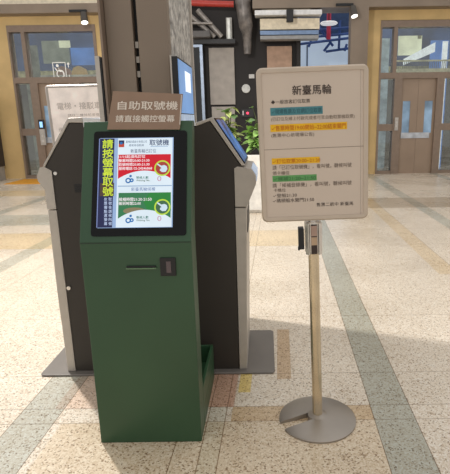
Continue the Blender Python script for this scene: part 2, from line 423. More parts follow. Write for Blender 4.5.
# ------------------------------------------------------------------ middle recess
struct(MB().box((-2.4, 12.9, 0), (.84, 13.0, 5.2), dark_wall).build('wall_back_middle'))
struct(MB().box((.80, 12.7, 0), (.90, 15.6, 3.45), dark_wall).build('wall_recess_side'))
struct(MB().box((2.05, 12.15, 0), (2.46, 12.5, 3.94), brown_steel).build('column_brown'))
struct(MB().box((.3, 15.6, 0), (4.0, 15.7, 5.2), mat('pale_blue_wall', (178, 194, 212), rough=.7, var=.05, scale=.8, emit=.55)).build('wall_pale_blue'))  # wall given its own glow in place of light falling on it
tag(MB().box((1.28, 15.5, 0), (1.32, 15.6, 3.6), mat('seam_blue', (96, 112, 136), emit=.15)).build('drain_pipe'), 'thin dark vertical pipe on the pale blue wall beyond the opening', 'pipe')  # dark seam line of the wall, built as a raised strip
def wpanel(x0, x1, z0, z1, m, label):
    o = MB().box((x0, 12.83, z0), (x1, 12.9, z1), m).build('wall_panel', bevel=.008)
    tag(o, label, 'wall panel')
wpanel(-1.41, -.77, 1.80, 3.18, grey_panel, 'tall grey textured panel mounted on the dark wall')
wpanel(-1.39, -.79, .55, 1.75, grey_panel, 'lower grey panel below the tall one on dark wall, behind plants')
wpanel(.06, .69, 2.1, 3.2, tan_panel, 'mottled tan panel on dark wall just above the cream notice board')
# glass screen door frame
t = thing('glass_partition', (-1.58, 12.6, 0), 'narrow pale framed glass partition beside the tall grey panel', 'partition')
fr = mat('pale_blue_frame', (150, 164, 184), rough=.4, metal=.3)
MB().box((-1.60, 12.55, 0), (-1.53, 12.63, 3.22), fr).box((-1.98, 12.55, 3.16), (-1.60, 12.63, 3.22), fr).build('partition_frame', t)
MB().box((-1.97, 12.58, 0), (-1.60, 12.6, 3.16), glass_mat('dark_glass', (60, 62, 66), .08)).build('partition_pane', t)
tag(MB().box((-2.3, 12.55, 3.24), (-.72, 12.7, 3.34), mat('rail_black', (26, 25, 27))).build('black_rail'), 'black horizontal rail above the grey wall panels', 'rail')
# pipes and ducts
def tubeobj(name, pts, r, m, label, cat, n=14, group=None):
    return tag(MB().tube(pts, r, m, n=n).build(name, smooth=True), label, cat, group)
tubeobj('red_pipe', [(-2.3, 12.4, 4.16), (-1.3, 12.4, 4.11), (-.72, 12.4, 4.09)], .07, mat('red_pipe_paint', (176, 56, 46), rough=.45), 'red sprinkler pipe running level under the dark ceiling void', 'pipe')
pg = mat('galvanised_pipe', (150, 144, 138), rough=.45, metal=.4, var=.1)
tubeobj('conduit_pipe', [(-1.95, 12.65, 4.02), (-1.22, 12.65, 3.40)], .06, pg, 'grey slanting conduit below the red pipe, nearer the grey rough column', 'pipe')
tubeobj('conduit_pipe', [(-1.62, 12.65, 4.02), (-1.05, 12.65, 3.40)], .065, pg, 'grey slanting conduit below the red pipe, nearer the white light fitting', 'pipe')
tubeobj('conduit_pipe', [(-2.1, 12.45, 3.70), (-1.25, 12.45, 3.68)], .03, pg, 'thin level grey conduit crossing below the two slanting conduits', 'pipe')
tag(MB().box((-1.78, 12.3, 3.345), (-1.3, 12.55, 3.5), mat('tray_grey', (84, 80, 78))).build('cable_tray', bevel=.02), 'dark grey cable tray box resting above the black rail', 'tray')
t = thing('tube_light', (-.87, 12.6, 3.3), 'vertical white tube light fitting on the dark wall beside grey duct', 'light fitting')
MB().box((-.94, 12.72, 3.35), (-.80, 12.9, 3.86), mat('fitting_grey', (180, 178, 172))).build('fitting_body', t)
MB().tube([(-.87, 12.68, 3.36), (-.87, 12.68, 3.83)], .04, mat('tube_white', (225, 226, 220), emit=.25)).build('light_tube', t)
dg_ = mat('duct_foil', (118, 112, 108), rough=.42, metal=.3, var=.22, scale=7, bump=.6, bscale=9)
tag(MB().tube([(-.52, 12.4, 4.9), (-.50, 12.4, 4.15), (-.47, 12.4, 3.85), (-.44, 12.45, 3.6), (-.42, 12.5, 3.45), (-.42, 12.5, 2.98)], [.2, .19, .17, .165, .12, .085], dg_, n=18).build('foil_duct', smooth=True),
    'wrinkled grey foil duct hanging down the dark wall and narrowing', 'duct')
tag(MB().tube([(-.49, 12.9, 2.19), (-.49, 12.86, 2.19)], .11, mat('speaker_white', (214, 214, 210)), n=28).build('round_speaker', bevel=.01),
    'round white wall speaker on dark wall beside the notice board', 'speaker')
tag(MB().box((-.41, 12.87, 2.44), (-.27, 12.9, 2.54), mat('plate_white', (206, 204, 200))).build('wall_switch', bevel=.005), 'small white plate on dark wall above the round speaker', 'switch')
t = thing('indicator_box', (-.47, 12.86, 1.5), 'small black box with glowing red indicator light above the plants', 'indicator')
MB().box((-.62, 12.84, 1.48), (-.3, 12.9, 1.68), black).build('indicator_case', t)
MB().tube([(-.46, 12.84, 1.58), (-.46, 12.82, 1.58)], .03, screen_mat('led_red', (255, 60, 90), 3.0), n=16).build('red_lamp', t)
MB().box((-.59, 12.83, 1.53), (-.565, 12.84, 1.64), mat('mark_white', (210, 200, 200), emit=.2)).build('white_mark', t)
# overhead white fascia and blue steelwork
t = thing('overhead_fascia', (.55, 12.2, 3.45), 'cream and white overhead fascia band above the tan wall panel', 'fascia')
MB().box((-.22, 12.15, 3.79), (1.36, 12.5, 3.9), white_edge).build('white_ledge', t, bevel=.01)
MB().box((-.1, 12.3, 3.50), (1.32, 12.6, 3.74), cream_wall).build('cream_panel', t)
MB().box((-.1, 12.28, 3.38), (1.30, 12.6, 3.47), mat('fascia_blue', (122, 146, 182), rough=.5)).build('blue_strip', t)
MB().box((-.1, 12.28, 3.28), (1.30, 12.6, 3.36), mat('fascia_grey', (150, 150, 150), rough=.5)).build('grey_strip', t)
MB().box((-.05, 12.3, 3.9), (1.1, 12.5, 3.94), cream_wall).build('upper_panel', t)
tag(MB().box((.52, 12.0, 3.62), (.68, 12.15, 3.88), black).build('black_fixture', bevel=.01), 'small black box fixed to the white overhead ledge', 'fixture')
bs = mat('blue_steelwork', (54, 84, 148), rough=.5, var=.15, scale=3, emit=.12)
t = thing('blue_steelwork', (1.7, 14.5, 3.3), 'blue steel framework with crossing bars in the bright opening', 'steelwork')
bars = [((.95, 3.46), (2.5, 3.62)), ((.95, 3.62), (2.5, 3.74)), ((.95, 3.8), (2.5, 3.9)), ((1.25, 3.4), (1.55, 4.1)), ((1.5, 3.98), (1.95, 3.42)), ((2.12, 3.36), (2.14, 4.1)), ((1.75, 3.28), (2.4, 3.36)), ((1.7, 3.3), (1.86, 3.5)), ((2.3, 3.3), (2.36, 3.48))]
for k, (a, b) in enumerate(bars):
    MB().tube([(a[0], 14.4 + .03 * k, a[1]), (b[0], 14.4 + .03 * k, b[1])], .035, bs, n=8).build('steel_bar', t)
MB().box((1.0, 14.9, 3.80), (2.7, 15.0, 4.6), mat('blue_dark_panel', (50, 74, 116), emit=.1)).build('blue_board', t)
tubeobj('red_post', [(1.78, 14.2, 4.6), (1.78, 14.2, 3.55)], .06, mat('red_post_paint', (180, 50, 80), rough=.5, emit=.15), 'short red post hanging in front of the blue steel framework', 'post')
t = thing('disc_lamp', (1.65, 13.4, 3.8), 'flat white disc lamp hanging under the beam beside spotlight', 'lamp')
MB().lathe([(.0, 3.86), (.2, 3.85), (.23, 3.82), (.2, 3.79), (.0, 3.785)], mat('disc_white', (230, 232, 235), emit=.5), c=(1.68, 13.4), n=28).build('lamp_disc', t, smooth=True)
MB().tube([(1.68, 13.4, 3.86), (1.68, 13.4, 4.3)], .012, black).build('lamp_rod', t)

# ------------------------------------------------------------------ planter and plants
t = thing('white_planter', (.1, 7.5, 0), 'white rectangular planter box behind the right ticket machine', 'planter')
pw = mat('planter_white', (236, 232, 224), rough=.5)
MB().box((-.75, 7.3, .04), (.75, 7.75, .89), pw).box((-.72, 7.34, 0), (.72, 7.71, .04), pw).build('planter_box', t, bevel=.012)
MB().box((-.71, 7.34, .89), (.71, 7.71, .895), mat('soil', (58, 44, 34), rough=.9, bump=.6)).build('soil', t)
leaf_m = mat('leaf_green', (152, 190, 104), rough=.45, var=.25, scale=9)
leaf_d = mat('leaf_dark', (104, 140, 80), rough=.5, var=.2, scale=9)
stem_m = mat('stem', (92, 104, 58), rough=.6)
def plant(x, y, h, n, label, seed, lm, spread=.17, big=.15):
    rnd = random.Random(seed)
    t = thing('leafy_plant', (x, y, .896), label, 'plant', 'plants in the white planter')
    st = MB(); fo = MB()
    for k in range(n):
        a = rnd.uniform(0, 6.28); d = rnd.uniform(.2, 1) * spread; hh = h * rnd.uniform(.25, 1)
        tip = Vector((x + d * math.cos(a), y + d * .6 * math.sin(a), 0.89 + hh))
        st.tube([(x + .02 * math.cos(a), y + .02 * math.sin(a), .896), (x + .3 * (tip.x - x), y + .3 * (tip.y - y), 0.89 + hh * .6), tip], [.006, .005, .003], stem_m, n=6)
        for j in range(4):
            L_ = big * rnd.uniform(.7, 1.2); W_ = L_ * rnd.uniform(.28, .42)
            b = a + rnd.uniform(-1.2, 1.2); up = rnd.uniform(-.4, .9)
            dirv = Vector((math.cos(b), math.sin(b), up)).normalized(); side = dirv.cross(Vector((0, 0, 1))).normalized()
            side = (side + Vector((0, 0, rnd.uniform(-.6, .6)))).normalized()
            nrm = side.cross(dirv)
            o = tip - Vector((0, 0, j * hh * .2))
            rows = [(0, .05), (.2, .7), (.45, 1), (.75, .65), (1, .03)]
            vs = []; fs = []
            for s, w in rows:
                c = o + dirv * (L_ * s) - Vector((0, 0, 1)) * (L_ * .35 * s * s)
                vs += [c - side * W_ * w + nrm * .012 * w, c, c + side * W_ * w + nrm * .012 * w]
            for r in range(len(rows) - 1):
                q = r * 3; fs += [(q, q + 1, q + 4, q + 3), (q + 1, q + 2, q + 5, q + 4)]
            vs = [(q.x, q.y, max(q.z, .905)) for q in vs]
            fo.add(vs, fs, lm if rnd.random() < .75 else leaf_d)
    st.build('stems', t, smooth=True); fo.build('leaves', t, smooth=True)
plant(-.56, 7.52, .70, 26, 'broad pale green leafy plant in planter, beside the ticket machine screen', 3, mat('leaf_pale', (190, 200, 124), rough=.45, var=.2, scale=9), .07, .17)
plant(-.08, 7.52, .70, 34, 'full bright green plant in planter beside the left edge of notice board', 9, leaf_m, .15, .16)


# ------------------------------------------------------------------ building column behind the kiosks
rough_grey = mat('sprayed_fireproofing', (176, 172, 166), rough=.75, var=.3, scale=26, bump=1.0, bscale=34)
col = MB().box((-.796, 2.62, 0), (-.482, 3.36, 5.2), rough_grey).build('column_core'); struct(col)
pl_ = brown_steel
MB().box((-.788, 2.555, 0), (-.653, 2.62, 5.2), pl_).build('cladding_plate', col, bevel=.004)
MB().box((-.630, 2.555, 0), (-.478, 2.62, 5.2), pl_).build('cladding_plate', col, bevel=.004)
MB().box((-.800, 2.5, 0), (-.789, 2.62, 5.2), bronze_dark).build('plate_return', col)
MB().box((-.965, 3.03, 0), (-.796, 3.08, 5.2), bronze_dark).build('side_flange', col)
MB().box((-.653, 2.605, 0), (-.630, 2.6195, 5.2), mat('slit_black', (18, 16, 15))).build('shadow_gap', col)
for z in (1.76, 1.69, 1.62, 1.48):
    MB().box((-.650, 2.57, z), (-.634, 2.605, z + .03), steel).build('gap_bracket', col)
MB().box((-.484, 3.33, 0), (-.470, 3.375, 5.2), silver).build('corner_trim', col)

# ------------------------------------------------------------------ dark back-to-back ticket machines
MX = -.638
tag(MB().prism([(-1.285, 2.455), (.02, 2.455), (.035, 2.475), (.035, 3.0), (.02, 3.02), (-1.285, 3.02), (-1.3, 3.0), (-1.3, 2.475)], 'z', 0, .012, plate_grey).build('floor_plate', bevel=.005),
    'grey steel floor plate with rounded corners under the two dark ticket machines', 'floor plate')
blue_disp = mat('display_blue', (64, 104, 170), rough=.18, var=.45, scale=7, emit=.45)
pale_glow = mat('display_pale', (190, 205, 225), rough=.3, var=.08, emit=.3)
def ticket_machine(s, label):
    """s = +1: its screen faces +x; -1: mirrored.  d = distance from the column centre line"""
    t = thing('ticket_machine', (MX + s * .27, 2.72, .012), label, 'ticket machine', 'dark ticket machines standing back to back')
    X = lambda d: MX + s * d
    y0, y1 = 2.495, 2.96
    outer = [(.285, 1.392), (.37, 1.418), (.53, 1.172), (.56, 1.155), (.583, 1.118), (.584, 1.075), (.552, 1.0), (.533, .955), (.523, .5), (.514, .012)]
    if s < 0:
        outer = [(.285, 1.424), (.36, 1.422), (.515, 1.186), (.532, 1.176), (.553, 1.130), (.550, 1.108), (.520, 1.062), (.519, .955), (.522, .5), (.516, .012)]
    inner = [(.285, 1.374 + (.024 if s < 0 else 0)), (.358, 1.400), (.511, 1.172), (.475, 1.15), (.475, 1.1), (.475, 1.05), (.473, 1.0), (.473, .955), (.472, .5), (.471, .012)]
    prof = [(X(.19), .012), (X(.19), 1.372)] + [(X(d - .004), z - .003) for d, z in inner]
    prof[-1] = (prof[-1][0], .012)
    MB().prism(prof, 'y', y0 + .004, y1 - .004, dark_side).build('cabinet_body', t)
    def ribbon(i0, i1, name, m, inset=0.0):
        r = MB(); o = outer[i0:i1 + 1]; n = inner[i0:i1 + 1]
        poly = [(X(d), z) for d, z in o] + [(X(d), z) for d, z in reversed(n)]
        return r.prism(poly, 'y', y0 - inset, y1 + inset, m).build(name, t, bevel=.003)
    ribbon(0, 2, 'screen_surround', silver)
    nose = [outer[2], outer[3], outer[4], outer[5], outer[6], outer[7]]
    poly = [(X(outer[3][0] - .022), outer[3][1] + .004)] + [(X(d), z) for d, z in nose[1:]] + [(X(outer[7][0]), .957), (X(.473), .957), (X(.473), 1.158), (X(.49), 1.168)]
    MB().prism(poly, 'y', y0 - .002, y1 + .002, silver).build('counter_nose', t, bevel=.004)
    poly = [(X(outer[7][0] - .001), .951), (X(outer[8][0]), .5), (X(outer[9][0]), .012), (X(.471), .012), (X(.472), .951)]
    MB().prism(poly, 'y', y0, y1, silver).build('lower_door', t, bevel=.003)
    # screen lying on the slope
    a = Vector((X(outer[1][0]), 0, outer[1][1])); b = Vector((X(outer[2][0]), 0, outer[2][1])); n = Vector((s * .246, 0, .16)).normalized()
    def slope(u, lift): p = a.lerp(b, u) + n * lift; return (p.x, p.z)
    MB().prism([slope(.03, -.002), slope(.97, -.002), slope(.97, .006), slope(.03, .006)], 'y', y0 + .018, y1 - .018, black_gloss).build('screen_glass', t)
    MB().prism([slope(.07, .004), slope(.93, .004), slope(.93, .0075), slope(.07, .0075)], 'y', y0 + .03, y1 - .03, blue_disp).build('screen_display', t)
    # pale control tray on the nose, reflected blue put into its colour
    e = [outer[3], outer[4], outer[5]]
    MB().prism([(X(e[0][0]), e[0][1]), (X(e[1][0] + .004), e[1][1] + .004), (X(e[2][0] + .004), e[2][1] + .01), (X(e[2][0] - .004), e[2][1] + .01), (X(e[1][0] - .006), e[1][1]), (X(e[0][0] - .01), e[0][1] - .004)], 'y', y0 + .05, y1 - .05, pale_glow).build('control_tray', t)
    MB().box((min(X(outer[7][0]), X(outer[7][0] - .012)), y0 + .08, .80), (max(X(outer[7][0]), X(outer[7][0] - .012)), y1 - .08, .92), black).build('ticket_outlet', t)
    # header display standing on the top
    da, db = ((.172, .180), (.180, .208)) if s > 0 else ((.174, .196), (.165, .174))
    fd = .208 if s > 0 else .196
    h = MB().box((min(X(db[0]), X(db[1])), y0, 1.372), (max(X(db[0]), X(db[1])), y1 + .01, 1.71), black).build('header_display', t)
    MB().box((min(X(da[0]), X(da[1])), y0 - .003, 1.372), (max(X(da[0]), X(da[1])), y1 + .013, 1.715), silver).build('header_frame', h)
    MB().box((min(X(fd), X(fd + .003)), y0 + .01, 1.44), (max(X(fd), X(fd + .003)), y1 + .0, 1.70), mat('header_blue', (104, 144, 196), rough=.2, var=.1, scale=2, emit=.5)).build('header_picture', h)
    MB().box((min(X(fd), X(fd + .0045)), y0 + .01, 1.365), (max(X(fd), X(fd + .0045)), y1, 1.435), pale_glow).build('header_caption', h)
    MB().box((min(X(fd + .003), X(fd + .0045)), y0 + .2, 1.555), (max(X(fd + .003), X(fd + .0045)), y0 + .38, 1.66), screen_mat('header_bright', (240, 248, 255), 1.1)).build('header_bright_panel', h)  # lamp reflection on the header, put in as a glowing rectangle
    # top deck between the slope and the header
    td = .03 if s < 0 else 0
    MB().prism([(X(.19), 1.372), (X(.285), 1.376), (X(.285), 1.392 + td), (X(.19), 1.388 + td)], 'y', y0, y1, white_edge).build('top_deck', t)
    if s < 0:                                       # lock, screw and vent show on this one's side
        MB().tube([(X(.455), y0 + .004, .517), (X(.455), y0 - .006, .517)], .011, chrome, n=16).build('lock', t)
        MB().tube([(X(.455), y0 + .004, 1.145), (X(.455), y0 - .004, 1.145)], .009, chrome, n=16).build('side_screw', t)
        v = MB()
        for k in range(5): v.box((min(X(.315), X(.365)), y0 + .001, 1.045 + k * .009), (max(X(.315), X(.365)), y0 + .0045, 1.050 + k * .009), black)
        v.build('side_vent', t)
    return t
ticket_machine(1, 'dark ticket machine with sloping blue screen and lit blue header facing the planter')
ticket_machine(-1, 'dark ticket machine with silver edge and sloping front facing the left lift lobby')
tag(MB().add([(-1.155, 2.60, .985), (-1.155, 2.68, .985), (-1.20, 2.68, .995), (-1.20, 2.60, .995), (-1.236, 2.69, .97), (-1.236, 2.61, .97)], [(0, 1, 2, 3), (3, 2, 4, 5)],
             mat('paper_white', (236, 234, 228))).build('ticket_slip'), 'white paper slip curling out of the front of the left ticket machine', 'paper')

# ------------------------------------------------------------------ green queue kiosk
KX0, KX1 = -.757, -.305
K = thing('queue_ticket_kiosk', (-.53, 2.1, 0), 'dark green queue ticket kiosk with sloping lit touchscreen', 'kiosk')
slab = [(1.873, 0.0), (1.873, .93), (2.054, 1.402), (2.115, 1.402), (1.985, .96), (1.985, 0.0)]
MB().prism(slab, 'x', KX0, KX1, green).build('kiosk_body', K, bevel=.004)
tr = MB()
tr.box((KX0, 1.987, 0), (KX1, 2.43, .10), green)
tr.box((KX0, 1.987, .10), (KX0 + .015, 2.43, .2), green).box((KX1 - .015, 1.987, .10), (KX1, 2.43, .2), green).box((KX0 + .015, 2.415, .10), (KX1 - .015, 2.43, .2), green)
tr.build('rear_base', K, bevel=.003)
KM = frame_matrix((KX0, 1.873, .93), (1, 0, 0), (0, .181, .472))
KW, KH = KX1 - KX0, math.hypot(.181, .472)
def kp(px, py):                      # a photo measurement turned into kiosk panel metres
    l = 87.5 - (py - 121) * 4.5 / 121; w = 106 + (py - 121) * 3.5 / 121
    return (px - l) / w * KW, (242 - py) / 121 * KH
bz = MB(KM)
c = [kp(94.5, 236.5), kp(190.5, 236.5), kp(188.5, 131.5), kp(97.5, 131.5)]
r_ = .012
x0, y0 = c[0][0], c[0][1]; x1, y1 = c[2][0], c[2][1]
pts = []
for (cx_, cy_, a0) in ((x1 - r_, y0 + r_, -90), (x1 - r_, y1 - r_, 0), (x0 + r_, y1 - r_, 90), (x0 + r_, y0 + r_, 180)):
    for k in range(5):
        a = math.radians(a0 + k * 22.5); pts.append((cx_ + r_ * math.cos(a), cy_ + r_ * math.sin(a)))
n = len(pts)
bz.add([(p[0], p[1], -.002) for p in pts] + [(p[0], p[1], .004) for p in pts], [tuple(range(n, 2 * n))] + [(i, (i + 1) % n, (i + 1) % n + n, i + n) for i in range(n)], black_gloss)
BZ = bz.build('screen_bezel', K)
S = lambda nm, c, k=1.0: screen_mat('screen_' + nm, c, k)
d = MB(KM); z0 = .0048; dz = .0003
def R(px0, py0, px1, py1, lvl, m):
    a = kp(px0, py1); b = kp(px1, py0); d.rect(a[0], a[1], b[0], b[1], z0 + lvl * dz, m)
def T(s, px0, py0, px1, py1, lvl, m, bold=.01):
    a = kp(px0, py1); b = kp(px1, py0); d.text(s, a[0], a[1], b[0], b[1], z0 + lvl * dz, m, bold)
wht = S('white', (222, 236, 246)); navy = S('navy', (40, 44, 84), .9); yel = S('yellow', (206, 226, 60)); red = S('red', (206, 24, 44)); grn = S('green', (58, 128, 84), .9)
blue = S('blue', (40, 110, 176)); txt = S('text_navy', (48, 64, 104)); grey = S('text_grey', (110, 128, 150)); whtt = S('white_text', (250, 240, 244)); lime = S('lime', (190, 220, 70)); dimw = S('white_rows', (190, 206, 236))
R(101, 138.5, 175.5, 228.5, 0, S('edge', (150, 176, 214)))
R(101, 139, 118, 228, 1, navy); R(101, 139, 103, 228, 2, S('violet', (122, 136, 186)))
R(103.5, 184, 117.5, 197, 2, S('brown_patch', (92, 72, 60), .8))
R(119, 139, 174.5, 228, 1, wht)
for i, ch in enumerate('請按螢幕取號'):
    T(ch, 106.2, 140 + i * 9.6, 116.6, 148.9 + i * 9.6, 3, yel, .02)
for j, s in enumerate(('依票種點選螢幕', '取號後請候叫號')):
    for i, ch in enumerate(s):
        T(ch, 107.6 + j * 4.4, 198.5 + i * 4.0, 110.8 + j * 4.4, 201.8 + i * 4.0, 3, dimw, .01)
# header
R(122, 141, 127.5, 148, 2, navy); R(122, 144.6, 127.5, 148, 3, S('logo_red', (190, 70, 50)))
a = kp(124.5, 144); d.ring(a[0], a[1], 0, .006, z0 + 4 * dz, blue)
T('臺灣航業股份有限公司', 129, 141.3, 149.5, 143.8, 2, grey, .01); T('基隆馬祖航線', 132, 145, 146.5, 147.4, 2, grey, .01)
T('取號機', 152, 140.6, 171, 146.6, 2, txt, .015)
R(153, 147.2, 170, 147.9, 2, S('rule', (150, 176, 206)))
T('新臺馬輪已訂位', 133.5, 150, 158.5, 154, 2, txt, .0)
# red section
R(121, 155.6, 172.8, 185.8, 2, red)
for i, (s, e) in enumerate((('11/15起須先訂位', 148), ('營業時間20:00-21:30', 152), ('取號時間20:00-21:30', 152), ('服務電話 02-24246868', 154.5))):
    T(s, 122, 156.2 + i * 3.95, e, 159.3 + i * 3.95, 4, whtt, .015)
def mound(py_b, py_t):
    p = [kp(121, py_b)]
    e = [kp(172.8, py_b)]
    arc = []
    for k in range(17):
        u = k / 16; px = 172.8 - u * 51.8
        hgt = math.sin(math.pi * min(1, max(0, u * .86 + .07))) ** .75
        arc.append(kp(px, py_b - 2 - (py_b - py_t - 2) * hgt))
    d.poly(p + e + arc, z0 + 3 * dz, wht)
    # little walking figure mark
    q = lambda x, y: kp(x, py_b + y)
    c1 = q(133.6, -8.6); d.ring(c1[0], c1[1], 0, .0052, z0 + 4 * dz, blue)
    c2 = q(131.2, -4.2); d.ring(c2[0], c2[1], .006, .0115, z0 + 4 * dz, blue)
    c3 = q(134.6, -4.4); d.ring(c3[0], c3[1], .003, .0085, z0 + 4 * dz, blue)
    T('等候人數', 139, py_b - 8.4, 151, py_b - 5.6, 4, S('teal_text', (30, 112, 96)), .015)
    T('Waiting No.', 139, py_b - 5, 152.5, py_b - 2.8, 4, S('dark_text', (60, 92, 60)), .015)
    T('0', 159.5, py_b - 8.2, 163.6, py_b - 3.2, 4, S('num', (196, 150, 170)), .0)
mound(186, 172)
def touch(px, py, fill):
    c_ = kp(px, py)
    d.ring(c_[0], c_[1], .027, .033, z0 + 5 * dz, lime); d.ring(c_[0], c_[1], 0, .027, z0 + 4.5 * dz, fill)
    h = [(-.023, .017), (-.019, .020), (-.004, .010), (.008, .013), (.018, .008), (.021, -.004), (.014, -.016), (.000, -.017), (-.010, -.010), (-.009, -.003), (-.003, .000)]
    d.poly([(c_[0] + x, c_[1] + y) for x, y in h][::-1], z0 + 6 * dz, S('hand', (206, 226, 240)))
touch(164.5, 169.8, S('ring_red', (176, 70, 60), .9))
R(121, 186.8, 173.5, 187.8, 2, S('rule', (150, 176, 206)))
T('新臺馬輪候補', 134, 188.6, 157.5, 192.4, 2, S('text_mid', (70, 100, 160)), .0)
R(121, 194, 172.8, 225, 2, grn); d.poly([kp(172.8, 212), kp(172.8, 194), kp(152, 194), kp(146, 203), kp(150, 212)], z0 + 2.5 * dz, S('green_lit', (44, 136, 62), .9)); a = kp(137, 212); d.ring(a[0], a[1], 0, .014, z0 + 2.6 * dz, S('olive_patch', (150, 138, 104), .8), sx=3.2)
T('候補時間21:20-21:50', 122, 198.8, 154, 202.3, 4, whtt, .012); T('報到時間22:00', 122, 203, 143.5, 206.2, 4, whtt, .012)
mound(225.5, 211)
touch(164.5, 208.6, S('ring_green', (70, 110, 80), .9))
d.build('touch_display', BZ)
# ticket slot and card reader on the lower front
MB().box((-.574, 1.866, .822), (-.455, 1.8735, .829), black).box((-.576, 1.862, .8165), (-.453, 1.8735, .8215), mat('slot_lip', (96, 124, 92), rough=.3)).build('ticket_slot', K, bevel=.001)
cr_ = MB().box((-.437, 1.866, .785), (-.373, 1.8735, .862), black).build('card_reader', K, bevel=.002)
MB().box((-.411, 1.8635, .80), (-.392, 1.8662, .848), mat('reader_window', (92, 80, 82), rough=.15)).build('reader_window', cr_)
MB().box((KX0 + .001, 1.8715, .9245), (KX1 - .001, 1.8735, .9275), mat('seam_dark', (30, 48, 34))).build('front_seam', K)
# brown notice plate leaning on top of the kiosk
BM = frame_matrix((-.655, 2.031, 1.370), (1, 0, -.012), (.10, .10, 1))
b = MB(BM); bw, bh = .300, .155
pts = [(0, 0), (bw, 0), (bw + .004, bh - .012), (.018, bh)]
th = .004
b.add([(p[0], p[1], -th) for p in pts] + [(p[0], p[1], 0) for p in pts], [(3, 2, 1, 0), (4, 5, 6, 7), (0, 1, 5, 4), (1, 2, 6, 5), (2, 3, 7, 6), (3, 0, 4, 7)], brown_board)
b.text('自助取號機', (.040), .080, .286, .114, .0006, pale_letter, .012)
b.text('請直接觸控螢幕', .034, .030, .276, .058, .0006, pale_letter, .010)
b.rect(bw - .003, .02, bw + .001, bh - .016, .0006, mat('plate_edge', (206, 196, 186), rough=.2))
tag(b.build('notice_plate'), 'brown notice plate with two rows of pale lettering standing on green kiosk', 'sign')

# ------------------------------------------------------------------ sign stands
def sign_board(root, BM, w, h, art):
    """rounded frame with an inset panel; art(builder) draws the notice"""
    def rr(x0, y0, x1, y1, r):
        p = []
        for (cx_, cy_, a0) in ((x1 - r, y0 + r, -90), (x1 - r, y1 - r, 0), (x0 + r, y1 - r, 90), (x0 + r, y0 + r, 180)):
            for k in range(6):
                a = math.radians(a0 + k * 18); p.append((cx_ + r * math.cos(a), cy_ + r * math.sin(a)))
        return p
    o = rr(0, 0, w, h, .024); i = rr(.02, .02, w - .02, h - .02, .006); m = rr(.006, .006, w - .006, h - .006, .02); n = len(o)
    fr_ = MB(BM)
    vs = [(p[0], p[1], -.022) for p in o] + [(p[0], p[1], -.004) for p in o] + [(p[0], p[1], .002) for p in m] + [(p[0], p[1], .001) for p in i] + [(p[0], p[1], -.004) for p in i]
    fs = [tuple(range(n - 1, -1, -1))]
    for q in range(4):
        fs += [(q * n + k, q * n + (k + 1) % n, (q + 1) * n + (k + 1) % n, (q + 1) * n + k) for k in range(n)]
    fr_.add(vs, fs, frame_cream); fr_.build('sign_frame', root, smooth=True)
    pn = MB(BM); pn.rect(.019, .019, w - .019, h - .019, -.003, board_cream); art(pn)
    pn.build('notice_panel', root)

BXW, BXH = .452, .628
def front_art(p):
    def X(px, py): return (px - (257 + (py - 68) * 7 / 153)) / (112 - (py - 68) * .0515) * BXW
    def Yv(py): return (221 - py) / 153.5 * BXH
    z = -.0024
    def t(s, x0, y0, x1, y1, m, bold=.0, lift=0): p.text(s, X(x0, y1), Yv(y1), X(x1, y1), Yv(y0), z + .0006 + lift, m, bold)
    def r(x0, y0, x1, y1, m): p.rect(X(x0, y1), Yv(y1), X(x1, y1), Yv(y0), z, m)
    t('新臺馬輪', 293.5, 85.2, 332.2, 94.2, ink, .012)
    t('◆一般旅客訂位取票', 272.3, 98.2, 311, 102.2, ink, .0)
    r(271.8, 105.6, 323.6, 113.2, hl_teal); t('✓現場售票及官網訂位取票', 273, 107, 322.5, 111.8, hl_teal_ink, .01)
    t('(已訂位及線上付款完成者可至自動取票機取票)', 272.5, 114.6, 355, 119, ink_faint, .0)
    r(271.8, 121.8, 347.6, 129, hl_yellow); t('✓售票時間19:00開始~22:00結束關門', 273, 123, 346.6, 128, hl_yellow_ink, .012)
    t('(售票中心依現場公告)', 272.8, 130.6, 315, 135, ink_soft, .0)
    r(273.2, 155.2, 320.6, 161.4, hl_yellow); t('✓訂位取票20:00~21:30', 274, 156.2, 321, 160.6, hl_yellow_ink, .012)
    t('請「已訂位取號機」，看叫號，聽候叫號', 274, 162.4, 352, 167, ink_soft, .0)
    t('領卡櫃位', 274, 168.4, 290.6, 172.2, ink_soft, .0)
    r(274, 172.9, 317.6, 179.2, hl_green); t('✓候補21:20~21:50', 275, 174, 316.6, 178.4, hl_green_ink, .01)
    t('請「候補登錄機」，看叫號，聽候叫號', 274, 180.6, 352, 185.2, ink_soft, .0)
    t('卡櫃位', 275, 186, 287, 189.6, ink_soft, .0)
    t('✓登船21:30', 274.4, 191.4, 298, 195.4, ink, .0)
    t('✓碼頭船水關門21:50', 274.4, 196.6, 315, 200.8, ink, .0)
    t('售票二航中 新臺馬', 317.4, 202.4, 353.6, 206.4, ink, .0)
    p.rect(.02, Yv(146.6), BXW - .02, Yv(146.2), z, ink_faint)
    p.rect(BXW - .032, .02, BXW - .0312, BXH - .02, z, ink_faint)

